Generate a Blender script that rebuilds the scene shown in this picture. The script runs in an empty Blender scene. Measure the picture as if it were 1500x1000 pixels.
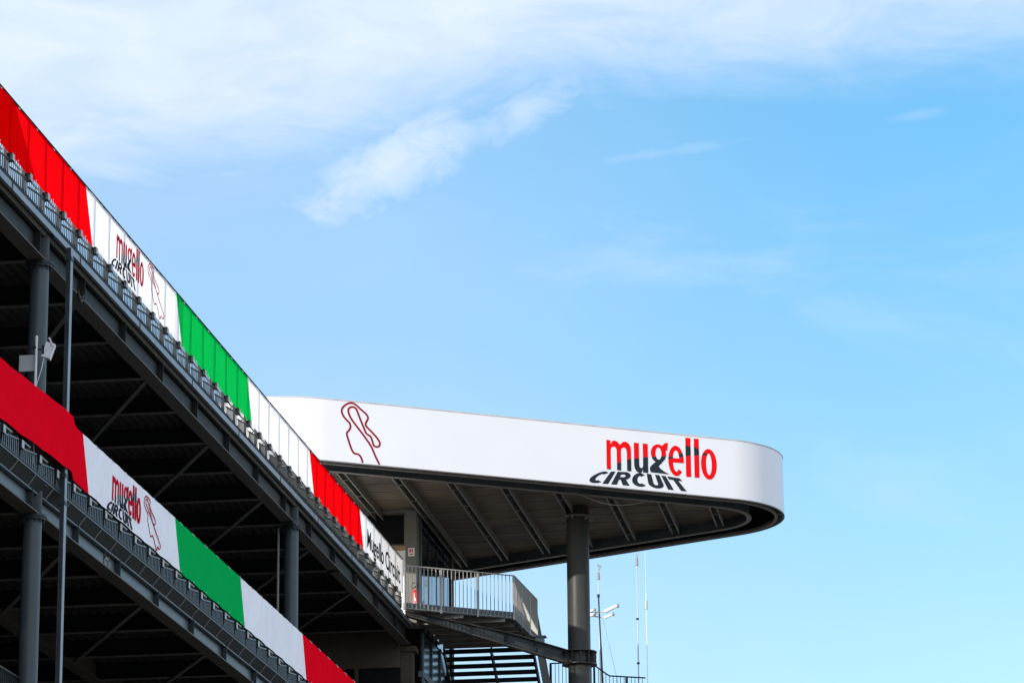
import bpy, bmesh, math, random
from mathutils import Vector, Matrix
rad = math.radians
random.seed(7)
S = bpy.context.scene
COL = S.collection

# ------------------------------------------------------------------ camera
cam = bpy.data.cameras.new('camera')
cam.sensor_width = 36.0
cam.lens = 119.7
cam.clip_start = 0.5
cam.clip_end = 6000
camo = bpy.data.objects.new('camera', cam)
COL.objects.link(camo)
camo.matrix_world = Matrix(((0.98962517, 0.04759896, 0.13555942, 0),
                            (0.1433682, -0.26570906, -0.95333323, 0),
                            (-0.0093583, 0.96287748, -0.26977655, 1.6),
                            (0, 0, 0, 1)))
S.camera = camo

# ------------------------------------------------------------------ exposure, sun, sky
SUN_AZ, SUN_EL = 214.0, 11.5          # clockwise from +Y, degrees
S.view_settings.view_transform = 'Standard'
S.view_settings.look = 'None'
S.view_settings.exposure = 0.78
S.view_settings.gamma = 1.0
S.cycles.max_bounces = 8
S.cycles.use_denoising = True

sl = bpy.data.lights.new('sun', 'SUN')
sl.energy = 2.8
sl.angle = rad(0.5)
sl.color = (1.0, 0.93, 0.83)
so = bpy.data.objects.new('sun', sl)
COL.objects.link(so)
sd = Vector((math.sin(rad(SUN_AZ)) * math.cos(rad(SUN_EL)), math.cos(rad(SUN_AZ)) * math.cos(rad(SUN_EL)), math.sin(rad(SUN_EL))))
so.rotation_euler = sd.to_track_quat('Z', 'Y').to_euler()


class NT:
    """small helper for node trees"""
    def __init__(s, tree):
        s.t = tree; s.n = tree.nodes; s.l = tree.links
    def put(s, sock, v):
        if isinstance(v, bpy.types.NodeSocket): s.l.new(v, sock)
        elif v is not None:
            if hasattr(sock.default_value, '__len__') and not hasattr(v, '__len__'): v = (v,) * len(sock.default_value)
            if hasattr(v, '__len__') and len(sock.default_value) == 4 and len(v) == 3: v = (*v, 1)
            sock.default_value = v
    def math(s, op, a, b=None, c=None, clamp=False):
        n = s.n.new('ShaderNodeMath'); n.operation = op; n.use_clamp = clamp
        s.put(n.inputs[0], a)
        if b is not None: s.put(n.inputs[1], b)
        if c is not None: s.put(n.inputs[2], c)
        return n.outputs[0]
    def mix(s, f, a, b, mode='MIX'):
        n = s.n.new('ShaderNodeMix'); n.data_type = 'RGBA'; n.blend_type = mode
        s.put(n.inputs[0], f); s.put(n.inputs[6], a); s.put(n.inputs[7], b)
        return n.outputs[2]
    def noise(s, vec, scale, detail=4, rough=0.55, dist=0.0):
        n = s.n.new('ShaderNodeTexNoise')
        if vec is not None: s.l.new(vec, n.inputs['Vector'])
        n.inputs['Scale'].default_value = scale; n.inputs['Detail'].default_value = detail
        n.inputs['Roughness'].default_value = rough; n.inputs['Distortion'].default_value = dist
        return n.outputs['Fac']
    def mapping(s, vec, scale=(1, 1, 1), rot=(0, 0, 0), loc=(0, 0, 0)):
        n = s.n.new('ShaderNodeMapping'); s.l.new(vec, n.inputs[0])
        n.inputs['Scale'].default_value = scale; n.inputs['Rotation'].default_value = rot; n.inputs['Location'].default_value = loc
        return n.outputs[0]
    def smooth(s, v, a, b, to0=0.0, to1=1.0):
        n = s.n.new('ShaderNodeMapRange'); n.interpolation_type = 'SMOOTHSTEP'
        s.put(n.inputs[0], v); s.put(n.inputs[1], a); s.put(n.inputs[2], b); s.put(n.inputs[3], to0); s.put(n.inputs[4], to1)
        return n.outputs[0]
    def lin(s, v, a, b, to0=0.0, to1=1.0):
        n = s.n.new('ShaderNodeMapRange')
        s.put(n.inputs[0], v); s.put(n.inputs[1], a); s.put(n.inputs[2], b); s.put(n.inputs[3], to0); s.put(n.inputs[4], to1)
        return n.outputs[0]
    def comb(s, x, y, z=0.0):
        n = s.n.new('ShaderNodeCombineXYZ'); s.put(n.inputs[0], x); s.put(n.inputs[1], y); s.put(n.inputs[2], z)
        return n.outputs[0]


W = bpy.data.worlds.new('World')
S.world = W
W.use_nodes = True
W.node_tree.nodes.clear()
k = NT(W.node_tree)
out = k.n.new('ShaderNodeOutputWorld')
bg = k.n.new('ShaderNodeBackground')
bg.inputs[1].default_value = 0.12
k.l.new(bg.outputs[0], out.inputs[0])
sky = k.n.new('ShaderNodeTexSky')
sky.sky_type = 'NISHITA'
sky.sun_disc = False
sky.sun_elevation = rad(SUN_EL)
sky.sun_rotation = rad(SUN_AZ)
sky.air_density = 1.0; sky.dust_density = 0.4; sky.ozone_density = 1.5
tc = k.n.new('ShaderNodeTexCoord')
sep = k.n.new('ShaderNodeSeparateXYZ')
k.l.new(tc.outputs['Generated'], sep.inputs[0])
az = k.math('MULTIPLY', k.math('ARCTAN2', sep.outputs[0], sep.outputs[1]), 57.2958)
el = k.math('MULTIPLY', k.math('ARCSINE', sep.outputs[2]), 57.2958)
tint = k.mix(k.smooth(el, 9.0, 21.0), (0.85, 0.97, 1.13), (0.58, 1.03, 1.20))
clear = k.mix(1.0, sky.outputs[0], tint, 'MULTIPLY')
# cirrus veil: more of it high up, reaching lower on the left
ae = k.comb(az, el)
n1 = k.noise(k.mapping(ae, (0.10, 0.34, 1), (0, 0, rad(-14))), 1.0, 6, 0.58, 0.6)
n2 = k.noise(k.mapping(ae, (0.35, 0.9, 1), (0, 0, rad(-20)), (3, 7, 0)), 1.0, 7, 0.6, 0.8)
n3 = k.noise(k.mapping(ae, (1.3, 2.0, 1), (0, 0, rad(-18)), (9, 2, 0)), 1.0, 6, 0.62, 0.5)
edge = k.smooth(az, -16.0, -5.0, 18.3, 20.35)
h = k.math('ADD', k.math('SUBTRACT', el, edge), k.math('MULTIPLY_ADD', n1, 2.6, -1.3))
h = k.math('ADD', h, k.math('MULTIPLY_ADD', n2, 1.1, -0.55))
veil = k.math('MULTIPLY', k.smooth(h, -1.5, 1.6), k.lin(n2, 0.25, 0.75, 0.60, 0.90))


def streak(a0, e0, rot, la, lb, strength, nz, amp):
    """soft elongated cloud round azimuth a0, elevation e0"""
    dx = k.math('SUBTRACT', az, a0); dy = k.math('SUBTRACT', el, e0)
    c, s_ = math.cos(rad(rot)), math.sin(rad(rot))
    u = k.math('ADD', k.math('MULTIPLY', dx, c / la), k.math('MULTIPLY', dy, s_ / la))
    v = k.math('ADD', k.math('MULTIPLY', dx, -s_ / lb), k.math('MULTIPLY', dy, c / lb))
    r = k.math('SQRT', k.math('ADD', k.math('MULTIPLY', u, u), k.math('MULTIPLY', v, v)))
    r = k.math('ADD', r, k.math('MULTIPLY_ADD', nz, -2 * amp, amp))
    return k.math('MULTIPLY', k.smooth(r, 1.15, -0.1), strength)


puff = streak(-10.2, 18.65, 27, 2.9, 0.98, 0.72, n3, 0.6)
puff2 = streak(-7.9, 19.5, 28, 2.1, 0.62, 0.52, n3, 0.7)
con1 = streak(-5.6, 18.75, 7, 2.2, 0.16, 0.22, n3, 0.7)
con2 = streak(-0.9, 19.25, 6, 0.6, 0.12, 0.18, n3, 0.6)
con3 = streak(-12.7, 18.0, 5, 0.8, 0.08, 0.22, n3, 0.5)
patch = streak(-15.3, 18.9, 12, 1.6, 0.7, 0.45, n2, 1.0)
cl = veil
for q in (puff, puff2, con1, con2, con3, patch):
    cl = k.math('MAXIMUM', cl, q)
# wisps and thin haze over the rest of the sky, plus added brightening outside the view
wisp = k.math('MULTIPLY', k.smooth(n1, 0.42, 0.75), k.smooth(el, 9.0, 17.0, 0.10, 0.28))
cl = k.math('MAXIMUM', cl, wisp)
haze_left = k.math('MULTIPLY', k.smooth(az, 0.0, -15.0), k.lin(n1, 0.3, 0.7, 0.22, 0.36))
cl = k.math('MAXIMUM', cl, haze_left)
behind = k.math('MULTIPLY', k.smooth(k.math('ABSOLUTE', k.math('ADD', az, 8.0)), 25.0, 70.0), k.smooth(n1, 0.30, 0.62, 0.15, 0.85))  # mask of the added bright sky, outside the view
behind = k.math('MULTIPLY', behind, k.smooth(el, -1.0, 6.0))
CLOUD = (4.5, 4.85, 5.8)
FILL_SKY = (6.4, 7.2, 8.8)          # added unseen bright sky beside and behind the view, fills the banners
col = k.mix(cl, clear, CLOUD)
sunny = k.smooth(k.math('ABSOLUTE', k.math('ADD', k.math('WRAP', k.math('SUBTRACT', az, SUN_AZ), 180.0, -180.0), 0.0)), 110.0, 30.0)
col = k.mix(behind, col, k.mix(sunny, FILL_SKY, tuple(1.5 * c for c in FILL_SKY)))
k.l.new(col, bg.inputs[0])

# ------------------------------------------------------------------ materials
M = {}


def mat(name, base, rough=0.55, metal=0.0, var=0.25, scale=3.0, bump=0.0, bscale=40.0, streaks=0.0, spec=0.5, dirt=None):
    m = bpy.data.materials.new(name); m.use_nodes = True
    t = NT(m.node_tree); b = t.n['Principled BSDF']
    tcn = t.n.new('ShaderNodeTexCoord'); ob = tcn.outputs['Object']
    f = t.noise(ob, scale, 5, 0.6)
    lo = tuple(c * (1 - var) for c in base); hi = tuple(min(1, c * (1 + var)) for c in base)
    c = t.mix(t.lin(f, 0.3, 0.7), lo, hi)
    if streaks:
        s1 = t.noise(t.mapping(ob, (9, 9, 0.7)), 1.0, 5, 0.6)
        dcol = dirt or tuple(x * 0.45 for x in base)
        c = t.mix(t.math('MULTIPLY', t.smooth(s1, 0.5, 0.75), streaks), c, dcol)
    t.l.new(c, b.inputs['Base Color'])
    b.inputs['Metallic'].default_value = metal
    r = t.lin(f, 0.2, 0.8, max(0.05, rough - 0.1), min(1, rough + 0.1))
    t.l.new(r, b.inputs['Roughness'])
    b.inputs['Specular IOR Level'].default_value = spec
    if bump:
        bn = t.n.new('ShaderNodeBump'); bn.inputs['Strength'].default_value = bump; bn.inputs['Distance'].default_value = 0.02
        t.l.new(t.noise(ob, bscale, 4, 0.6), bn.inputs['Height']); t.l.new(bn.outputs[0], b.inputs['Normal'])
    M[name] = m
    return m


def fabric(name, base, trans=0.45, fold=0.05):
    m = bpy.data.materials.new(name); m.use_nodes = True
    t = NT(m.node_tree); t.n.clear()
    o = t.n.new('ShaderNodeOutputMaterial')
    d = t.n.new('ShaderNodeBsdfDiffuse'); tr = t.n.new('ShaderNodeBsdfTranslucent'); mx = t.n.new('ShaderNodeMixShader')
    tcn = t.n.new('ShaderNodeTexCoord'); ob = tcn.outputs['Object']
    f = t.noise(ob, 1.2, 4, 0.6)
    c = t.mix(t.lin(f, 0.3, 0.7), tuple(x * 0.94 for x in base), base)
    t.l.new(c, d.inputs[0]); t.l.new(c, tr.inputs[0])
    bn = t.n.new('ShaderNodeBump'); bn.inputs['Strength'].default_value = 0.5; bn.inputs['Distance'].default_value = fold
    t.l.new(t.noise(t.mapping(ob, (1, 1.2, 0.5), (rad(25), 0, 0)), 1.6, 4, 0.5), bn.inputs['Height'])
    t.l.new(bn.outputs[0], d.inputs['Normal']); t.l.new(bn.outputs[0], tr.inputs['Normal'])
    mx.inputs[0].default_value = trans
    t.l.new(d.outputs[0], mx.inputs[1]); t.l.new(tr.outputs[0], mx.inputs[2]); t.l.new(mx.outputs[0], o.inputs[0])
    M[name] = m
    return m


mat('steel', (0.028, 0.034, 0.036), 0.5, spec=0.2, streaks=0.5, bump=0.05)
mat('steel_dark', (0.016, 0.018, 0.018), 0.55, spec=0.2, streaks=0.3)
mat('steel_web', (0.078, 0.102, 0.113), 0.45, streaks=0.45, bump=0.04)
mat('steel_edge', (0.19, 0.23, 0.26), 0.45, streaks=0.35)
mat('flange', (0.082, 0.073, 0.060), 0.55, spec=0.2, streaks=0.3)
mat('column_paint', (0.052, 0.066, 0.070), 0.42, spec=0.3, var=0.12, streaks=0.35, scale=1.5)
mat('column_dark', (0.040, 0.043, 0.038), 0.45, spec=0.2, var=0.15, streaks=0.3, scale=1.2)
mat('galv', (0.36, 0.355, 0.33), 0.45, 0.2, var=0.15)
mat('beam_edge', (0.115, 0.108, 0.095), 0.55, spec=0.2, streaks=0.4)
mat('galv_dark', (0.20, 0.20, 0.185), 0.5, var=0.2, streaks=0.3)
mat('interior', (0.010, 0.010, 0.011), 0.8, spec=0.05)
mat('corrugated', (0.042, 0.040, 0.036), 0.55, spec=0.2, streaks=0.4)
mat('brown_wall', (0.085, 0.070, 0.052), 0.8, spec=0.2, var=0.3, scale=1.0)
mat('white_paint', (0.86, 0.86, 0.86), 0.45, var=0.03, scale=0.7)
mat('fascia_white', (0.62, 0.62, 0.63), 0.36, var=0.02, scale=0.4)
mat('coping', (0.45, 0.44, 0.42), 0.5, var=0.2)
mat('soffit', (0.165, 0.125, 0.085), 0.75, var=0.45, scale=0.55)
mat('soffit_beam', (0.20, 0.19, 0.165), 0.5, var=0.2)
mat('black', (0.012, 0.013, 0.014), 0.6, spec=0.05)
mat('pillar', (0.150, 0.145, 0.125), 0.65, var=0.1, streaks=0.25)
mat('wood', (0.42, 0.25, 0.10), 0.6, var=0.2)
mat('lettering_black', (0.014, 0.020, 0.026), 0.6, spec=0.1)
mat('track_red', (0.22, 0.005, 0.014), 0.6, var=0.08, spec=0.1)
mat('ext_red', (0.70, 0.02, 0.03), 0.3, var=0.05)
mat('concrete', (0.125, 0.112, 0.092), 0.9, var=0.2, scale=0.6)
mat('deck_grey', (0.42, 0.41, 0.39), 0.9, var=0.2)
mat('lamp_white', (0.60, 0.60, 0.60), 0.4, var=0.08)
mat('board_grey', (0.40, 0.41, 0.39), 0.6, var=0.06)
mat('sign_white', (0.75, 0.72, 0.68), 0.5, var=0.03)
mat('mast_grey', (0.36, 0.36, 0.36), 0.45, 0.3, var=0.15)
fabric('cloth_red', (0.95, 0.002, 0.005), 0.65)
fabric('cloth_white', (0.96, 0.96, 0.97), 0.65)
fabric('cloth_green', (0.003, 0.48, 0.075), 0.65)
fabric('lining_red', (0.80, 0.003, 0.010), 0.25)
fabric('tarp_red', (0.90, 0.004, 0.018), 0.08, 0.14)
fabric('tarp_white', (0.90, 0.90, 0.93), 0.08, 0.14)
fabric('tarp_green', (0.004, 0.42, 0.09), 0.08, 0.14)
fabric('cloth_dark', (0.030, 0.038, 0.050), 0.1)
fabric('cloth_letter_red', (0.60, 0.010, 0.035), 0.3)


def glass_mat(name, rough):
    m = bpy.data.materials.new(name); m.use_nodes = True
    t = NT(m.node_tree); b = t.n['Principled BSDF']
    b.inputs['Base Color'].default_value = (0.012, 0.022, 0.035, 1)
    b.inputs['Roughness'].default_value = rough
    b.inputs['IOR'].default_value = 1.6
    tcn = t.n.new('ShaderNodeTexCoord')
    bn = t.n.new('ShaderNodeBump'); bn.inputs['Strength'].default_value = 0.05; bn.inputs['Distance'].default_value = 0.02
    t.l.new(t.noise(tcn.outputs['Object'], 0.8, 2), bn.inputs['Height']); t.l.new(bn.outputs[0], b.inputs['Normal'])
    M[name] = m


def logo_mat(name, red, dark, cloth):
    """red letters whose lower parts turn dark along a hill-shaped line, printed in the letters' own uv space"""
    m = bpy.data.materials.new(name); m.use_nodes = True
    t = NT(m.node_tree); t.n.clear()
    o = t.n.new('ShaderNodeOutputMaterial')
    uv = t.n.new('ShaderNodeUVMap'); uv.uv_map = 'logo'
    sp = t.n.new('ShaderNodeSeparateXYZ'); t.l.new(uv.outputs[0], sp.inputs[0])
    def curve(pts):
        c = t.n.new('ShaderNodeFloatCurve'); cm = c.mapping; cu = cm.curves[0]
        pts = [(u / 3.6, (v + 0.2) / 1.4) for u, v in pts]
        cu.points[0].location = pts[0]; cu.points[1].location = pts[-1]
        for p in pts[1:-1]: cu.points.new(*p)
        for p in cu.points: p.handle_type = 'VECTOR'
        cm.update()
        t.l.new(t.math('DIVIDE', sp.outputs[0], 3.6), c.inputs['Value'])
        return t.math('MULTIPLY_ADD', c.outputs[0], 1.4, -0.2)
    up = curve([(0, 0.0), (0.18, .05), (.32, .19), (.6, .32), (.93, .39), (1.31, .46), (1.88, .54), (1.97, .52), (2.42, .70), (2.46, .91), (2.62, .86), (2.72, .90), (2.86, .81), (2.92, .69), (3.10, .74), (3.13, .66), (3.6, 0.0)])
    lo = curve([(0, -.2), (1.86, -.2), (1.90, .45), (2.4, .57), (2.6, .62), (2.9, .65), (3.1, .67), (3.14, .68), (3.6, .7)])
    f = t.math('MULTIPLY', t.math('GREATER_THAN', sp.outputs[1], lo), t.math('LESS_THAN', sp.outputs[1], up))
    c = t.mix(f, red, dark)
    if cloth:
        d = t.n.new('ShaderNodeBsdfDiffuse'); tr = t.n.new('ShaderNodeBsdfTranslucent'); mx = t.n.new('ShaderNodeMixShader')
        t.l.new(c, d.inputs[0]); t.l.new(c, tr.inputs[0]); mx.inputs[0].default_value = 0.3
        t.l.new(d.outputs[0], mx.inputs[1]); t.l.new(tr.outputs[0], mx.inputs[2]); t.l.new(mx.outputs[0], o.inputs[0])
    else:
        b = t.n.new('ShaderNodeBsdfPrincipled'); b.inputs['Roughness'].default_value = 0.6; b.inputs['Specular IOR Level'].default_value = 0.1
        t.l.new(c, b.inputs['Base Color']); t.l.new(b.outputs[0], o.inputs[0])
    M[name] = m


glass_mat('dark_glass', 0.04)
glass_mat('blue_glass', 0.22)
logo_mat('logo_paint', (0.66, 0.001, 0.003), (0.014, 0.022, 0.027), False)
logo_mat('logo_cloth', (0.68, 0.010, 0.035), (0.035, 0.050, 0.065), True)

# ------------------------------------------------------------------ object helpers
ROOT = {}


def thing(name, label, cat, loc=(0, 0, 0), group=None):
    o = bpy.data.objects.new(name, None); COL.objects.link(o)
    o.location = loc; o.empty_display_size = 0.3
    o['label'] = label; o['category'] = cat
    if group: o['group'] = group
    ROOT[o.name] = Vector(loc)
    return o


def dup(root, off, label=None, keep=None):
    """copy of a thing with its parts and sub-parts, moved by off"""
    r = root.copy(); COL.objects.link(r); r.location = root.location + Vector(off)
    if label: r['label'] = label
    for ch in list(root.children):
        if keep and not keep(ch): continue
        c = ch.copy(); COL.objects.link(c); c.parent = r
        for g in list(ch.children):
            d = g.copy(); COL.objects.link(d); d.parent = c
    return r


def dup_part(part, off):
    c = part.copy(); COL.objects.link(c); c.parent = part.parent
    c.location = part.location + Vector(off)
    for g in list(part.children):
        d = g.copy(); COL.objects.link(d); d.parent = c
    return c


class MB:
    def __init__(s): s.v = []; s.f = []; s.sm = []
    def add(s, vs, fs, smooth=False):
        b = len(s.v); s.v += [Vector(p) for p in vs]
        s.f += [tuple(b + i for i in f) for f in fs]; s.sm += [smooth] * len(fs)
        return s
    def box(s, x0, x1, y0, y1, z0, z1):
        return s.add([(x0, y0, z0), (x1, y0, z0), (x1, y1, z0), (x0, y1, z0), (x0, y0, z1), (x1, y0, z1), (x1, y1, z1), (x0, y1, z1)],
                     [(0, 3, 2, 1), (4, 5, 6, 7), (0, 1, 5, 4), (1, 2, 6, 5), (2, 3, 7, 6), (3, 0, 4, 7)])
    def bar(s, p, q, w, h, up=(0, 0, 1)):
        p, q = Vector(p), Vector(q); d = (q - p).normalized(); up = Vector(up)
        a = d.cross(up)
        if a.length < 1e-4: a = d.cross(Vector((1, 0, 0)))
        a.normalize(); b = a.cross(d).normalized()
        a *= w / 2; b *= h / 2
        return s.add([p - a - b, p + a - b, p + a + b, p - a + b, q - a - b, q + a - b, q + a + b, q - a + b],
                     [(0, 3, 2, 1), (4, 5, 6, 7), (0, 1, 5, 4), (1, 2, 6, 5), (2, 3, 7, 6), (3, 0, 4, 7)])
    def tube(s, p, q, r0, r1=None, n=16, caps=True):
        r1 = r0 if r1 is None else r1
        p, q = Vector(p), Vector(q); d = (q - p).normalized()
        a = d.cross(Vector((0, 0, 1)))
        if a.length < 1e-3: a = Vector((1, 0, 0))
        a.normalize(); b = d.cross(a)
        vs = []
        for c, r in ((p, r0), (q, r1)):
            for i in range(n):
                t = 2 * math.pi * i / n; vs.append(c + a * (r * math.cos(t)) + b * (r * math.sin(t)))
        s.add(vs, [(i, n + i, n + (i + 1) % n, (i + 1) % n) for i in range(n)], True)
        if caps:
            s.add(vs[:n], [tuple(range(n))]); s.add(vs[n:], [tuple(reversed(range(n)))])
        return s
    def path(s, pts, r, n=8):
        for a, b in zip(pts[:-1], pts[1:]): s.tube(a, b, r, r, n)
        return s
    def prism(s, pts, z0, z1):
        n = len(pts)
        s.add([(x, y, z0) for x, y in pts] + [(x, y, z1) for x, y in pts],
              [tuple(reversed(range(n))), tuple(range(n, 2 * n))] + [(i, (i + 1) % n, n + (i + 1) % n, n + i) for i in range(n)])
        return s
    def quad(s, a, b, c, d): return s.add([a, b, c, d], [(0, 1, 2, 3)])
    def build(s, name, m, parent=None, kind=None):
        off = Vector((0, 0, 0))
        if parent is not None:
            off = ROOT[parent.name]
        me = bpy.data.meshes.new(name)
        me.from_pydata([tuple(p - off) for p in s.v], [], s.f)
        me.polygons.foreach_set('use_smooth', s.sm)
        me.update()
        bm = bmesh.new(); bm.from_mesh(me); bmesh.ops.recalc_face_normals(bm, faces=bm.faces[:]); bm.to_mesh(me); bm.free()
        me.materials.append(M[m])
        o = bpy.data.objects.new(name, me); COL.objects.link(o)
        if parent is not None:
            o.parent = parent; ROOT[o.name] = off
        if kind: o['kind'] = kind
        return o


def ibeam(mb, y0, y1, x, z0, z1, bw=0.3, t=0.025, tw=0.02, along='y'):
    """I-section: returns nothing, adds web and both flanges"""
    if along == 'y':
        mb.box(x - bw / 2, x + bw / 2, y0, y1, z0, z0 + t)
        mb.box(x - bw / 2, x + bw / 2, y0, y1, z1 - t, z1)
        mb.box(x - tw / 2, x + tw / 2, y0, y1, z0 + t, z1 - t)
    else:
        mb.box(y0, y1, x - bw / 2, x + bw / 2, z0, z0 + t)
        mb.box(y0, y1, x - bw / 2, x + bw / 2, z1 - t, z1)
        mb.box(y0, y1, x - tw / 2, x + tw / 2, z0 + t, z1 - t)


# ------------------------------------------------------------------ ground
g = MB(); g.box(-1500, 1500, -1500, 1500, -0.5, 0.0)
g.build('ground', 'concrete', None, 'structure')

# ------------------------------------------------------------------ grandstand
XF = -16.2            # face of the banners
XG = -16.45           # centre of the outer girder and its columns
XI = -19.7            # inner girder
Y0, Y1 = 40.0, 93.6
YA, PITCH = 56.15, 21.83
LV = {'upper': 19.35, 'lower': 14.76}      # undersides of the outer girders
GH = 0.56
stand = thing('grandstand', 'dark steel grandstand with round columns and two open decks, left of the canopy', 'grandstand', (XG, 67, 0))
for lv in ('upper', 'lower'):
    zb = LV[lv]
    a = MB(); a.box(XG - 0.01, XG + 0.01, Y0, Y1, zb + 0.025, zb + GH - 0.025)
    gw = a.build('girder', 'steel_web' if lv == 'lower' else 'steel_dark', stand)  # upper web coloured darker to stand in for shade under the deck edge
    y = 43.7
    a2 = MB()
    a2.box(XG - 0.13, XG - 0.011, y - 0.008, y + 0.008, zb + 0.026, zb + GH - 0.026)
    a2.box(XG - 0.0109, XG + 0.13, y - 0.008, y + 0.008, zb + 0.026, zb + GH - 0.026)
    sf = a2.build('stiffener', 'steel' if lv == 'lower' else 'steel_dark', gw)  # upper stiffeners darkened for the same deck-edge shade
    for i in range(1, 17): dup_part(sf, (0, 3.0 * i, 0))
    b = MB(); b.box(XG - 0.15, XG + 0.15, Y0, Y1, zb, zb + 0.024); b.build('flange', 'flange', gw)
    b = MB(); b.box(XG - 0.15, XG + 0.15, Y0, Y1, zb + GH - 0.024, zb + GH); b.build('flange', 'steel_dark', gw)  # dark top flange paints the shaded gap below the deck edge
    c = MB(); ibeam(c, Y0, Y1, XI, zb, zb + GH, 0.32)
    c.build('inner_girder', 'flange', stand)
    # cross beams
    cb = None
    y = YA - 5 * PITCH / 8
    n = 0
    while y < Y1:
        c = MB(); ibeam(c, -27.0, XG - 0.16, y, zb + 0.06, zb + 0.42, 0.16, 0.018, 0.014, 'x')
        cbm = c.build('cross_beam', 'steel_dark', stand)
        c = MB(); c.box(-22.0, XG - 0.17, y - 0.07, y + 0.07, zb + 0.040, zb + 0.058); c.build('flange', 'beam_edge', cbm)  # paler strip paints the light caught by the beam's underside
        y += PITCH / 8; n += 1
    y = YA - 5 * PITCH / 8
    while y < Y1 - 2:
        c = MB(); c.bar((XG - 0.15, y + 0.1, zb + 0.03), (XI + 0.16, y + 2 * PITCH / 8 + 0.4, zb + 0.03), 0.09, 0.045)
        c.build('brace', 'beam_edge', stand)
        y += 2 * PITCH / 8
    # profiled sheet deck
    d = MB(); x = -27.0; pr = []
    while x < XG + 0.05:
        pr += [(x, zb + 0.45), (x + 0.07, zb + 0.45), (x + 0.10, zb + 0.52), (x + 0.17, zb + 0.52)]
        x += 0.2
    for (xa, za), (xb, zc) in zip(pr[:-1], pr[1:]): d.quad((xa, Y0, za), (xb, Y0, zc), (xb, Y1, zc), (xa, Y1, za))
    d.build('deck_sheet', 'corrugated', stand)
    d = MB(); d.box(-27.0, XF - 0.08, Y0, Y1, zb + GH + 0.002, zb + GH + 0.06)
    d.build('deck', 'deck_grey', stand)
# third, lowest deck of which only a corner of its railing shows
d = MB(); d.box(-27.0, -16.5, Y0, Y1, 10.45, 10.72); d.build('deck', 'concrete', stand)
# columns
for lv, z0, z1 in (('upper', 14.76 + GH + 0.07, 19.35), ('lower', 0.0, 14.76)):
    c = MB(); c.tube((XG, YA, z0), (XG, YA, z1 - 0.045), 0.168, n=32)
    col0 = c.build('column', 'column_paint', stand)
    p = MB(); p.tube((XG, YA, z1 - 0.045), (XG, YA, z1 - 0.002), 0.25, n=32); p.tube((XG, YA, z1 - 0.09), (XG, YA, z1 - 0.046), 0.235, n=32)
    for i in range(12):
        t = 2 * math.pi * i / 12
        p.tube((XG + 0.205 * math.cos(t), YA + 0.205 * math.sin(t), z1 - 0.14), (XG + 0.205 * math.cos(t), YA + 0.205 * math.sin(t), z1 - 0.091), 0.016, n=6)
    cp = p.build('cap_plate', 'steel', col0)
    s_ = MB(); s_.tube((XG, YA, z1 + 0.026), (XG, YA, z1 + GH - 0.05), 0.16, n=24)
    s_.tube((XG, YA, z1 + GH - 0.05), (XG, YA, z1 + GH - 0.026), 0.24, n=24)
    s_.build('column_stub', 'steel', col0)
    dup_part(col0, (0, PITCH, 0))
q = MB(); yy = 60.9; q.box(XG + 0.0105, XG + 0.03, yy, yy + 0.35, 14.80, 14.86); q.box(XG + 0.0105, XG + 0.03, yy, yy + 0.35, 15.0, 15.05); q.box(XG + 0.0105, XG + 0.03, yy, yy + 0.05, 14.861, 15.27); q.box(XG + 0.0105, XG + 0.03, yy + 0.30, yy + 0.35, 14.861, 15.27)
q.build('splice_plate', 'galv_dark', stand)
# back wall, unseen near wall added to block light, end wall with windows
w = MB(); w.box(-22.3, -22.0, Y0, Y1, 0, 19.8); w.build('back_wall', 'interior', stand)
w = MB(); w.box(-27.0, -16.7, Y0 - 0.3, Y0 - 0.01, 0, 20.0); w.build('added_near_wall', 'interior', stand)
w = MB(); w.box(-27.0, -24.0, Y1 + 0.01, Y1 + 0.21, 0, 19.9); w.box(-24.0, -16.62, Y1 + 0.01, Y1 + 0.21, 18.72, 19.9); w.box(-24.0, -16.62, Y1 + 0.01, Y1 + 0.21, 0, 16.6)
for xa in (-22.1, -19.9, -17.9):
    w.box(xa, xa + 0.09, Y1 + 0.01, Y1 + 0.21, 16.601, 18.719)
ew = w.build('end_wall', 'brown_wall', stand)
w = MB(); w.box(-24.0, -16.62, Y1 + 0.12, Y1 + 0.14, 16.6, 18.72); w.build('window', 'black', ew)
w = MB(); w.box(-16.62, -16.28, Y1 + 0.25, Y1 + 0.62, 0, 19.20); w.box(-16.72, -16.18, Y1 + 0.15, Y1 + 0.72, 19.201, 19.34); w.build('pillar', 'brown_wall', stand)
# edge members below the railings
e = MB(); e.box(XF - 0.03, XF + 0.0, Y0, 91.9, 19.865, 19.985); e.box(XF - 0.06, XF - 0.031, Y0, 93.6, 19.865, 19.98)
y = 53.5
e.build('edge_channel', 'steel_edge', stand)
e = MB()
while y < 92:
    e.box(XF + 0.001, XF + 0.012, y - 0.015, y + 0.015, 19.86, 19.99); y += 4.4
e.build('joint_cover', 'steel', stand)
e = MB()
e.quad((XF, Y0, 15.31), (XF, Y1, 15.31), (XF - 0.14, Y1, 15.13), (XF - 0.14, Y0, 15.13))
e.quad((XF - 0.012, Y0, 15.31), (XF - 0.012, Y1, 15.31), (XF - 0.152, Y1, 15.13), (XF - 0.152, Y0, 15.13))
tr = e.build('gutter', 'steel_dark', stand)
e = MB(); e.box(XF - 0.20, XF - 0.13, Y0, Y1, 15.10, 15.125)
e.box(XF - 0.03, XF + 0.012, Y0, Y1, 15.312, 15.335); e.build('edge_rail', 'steel_web', tr)
y = 42.2; ribs = MB()
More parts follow.
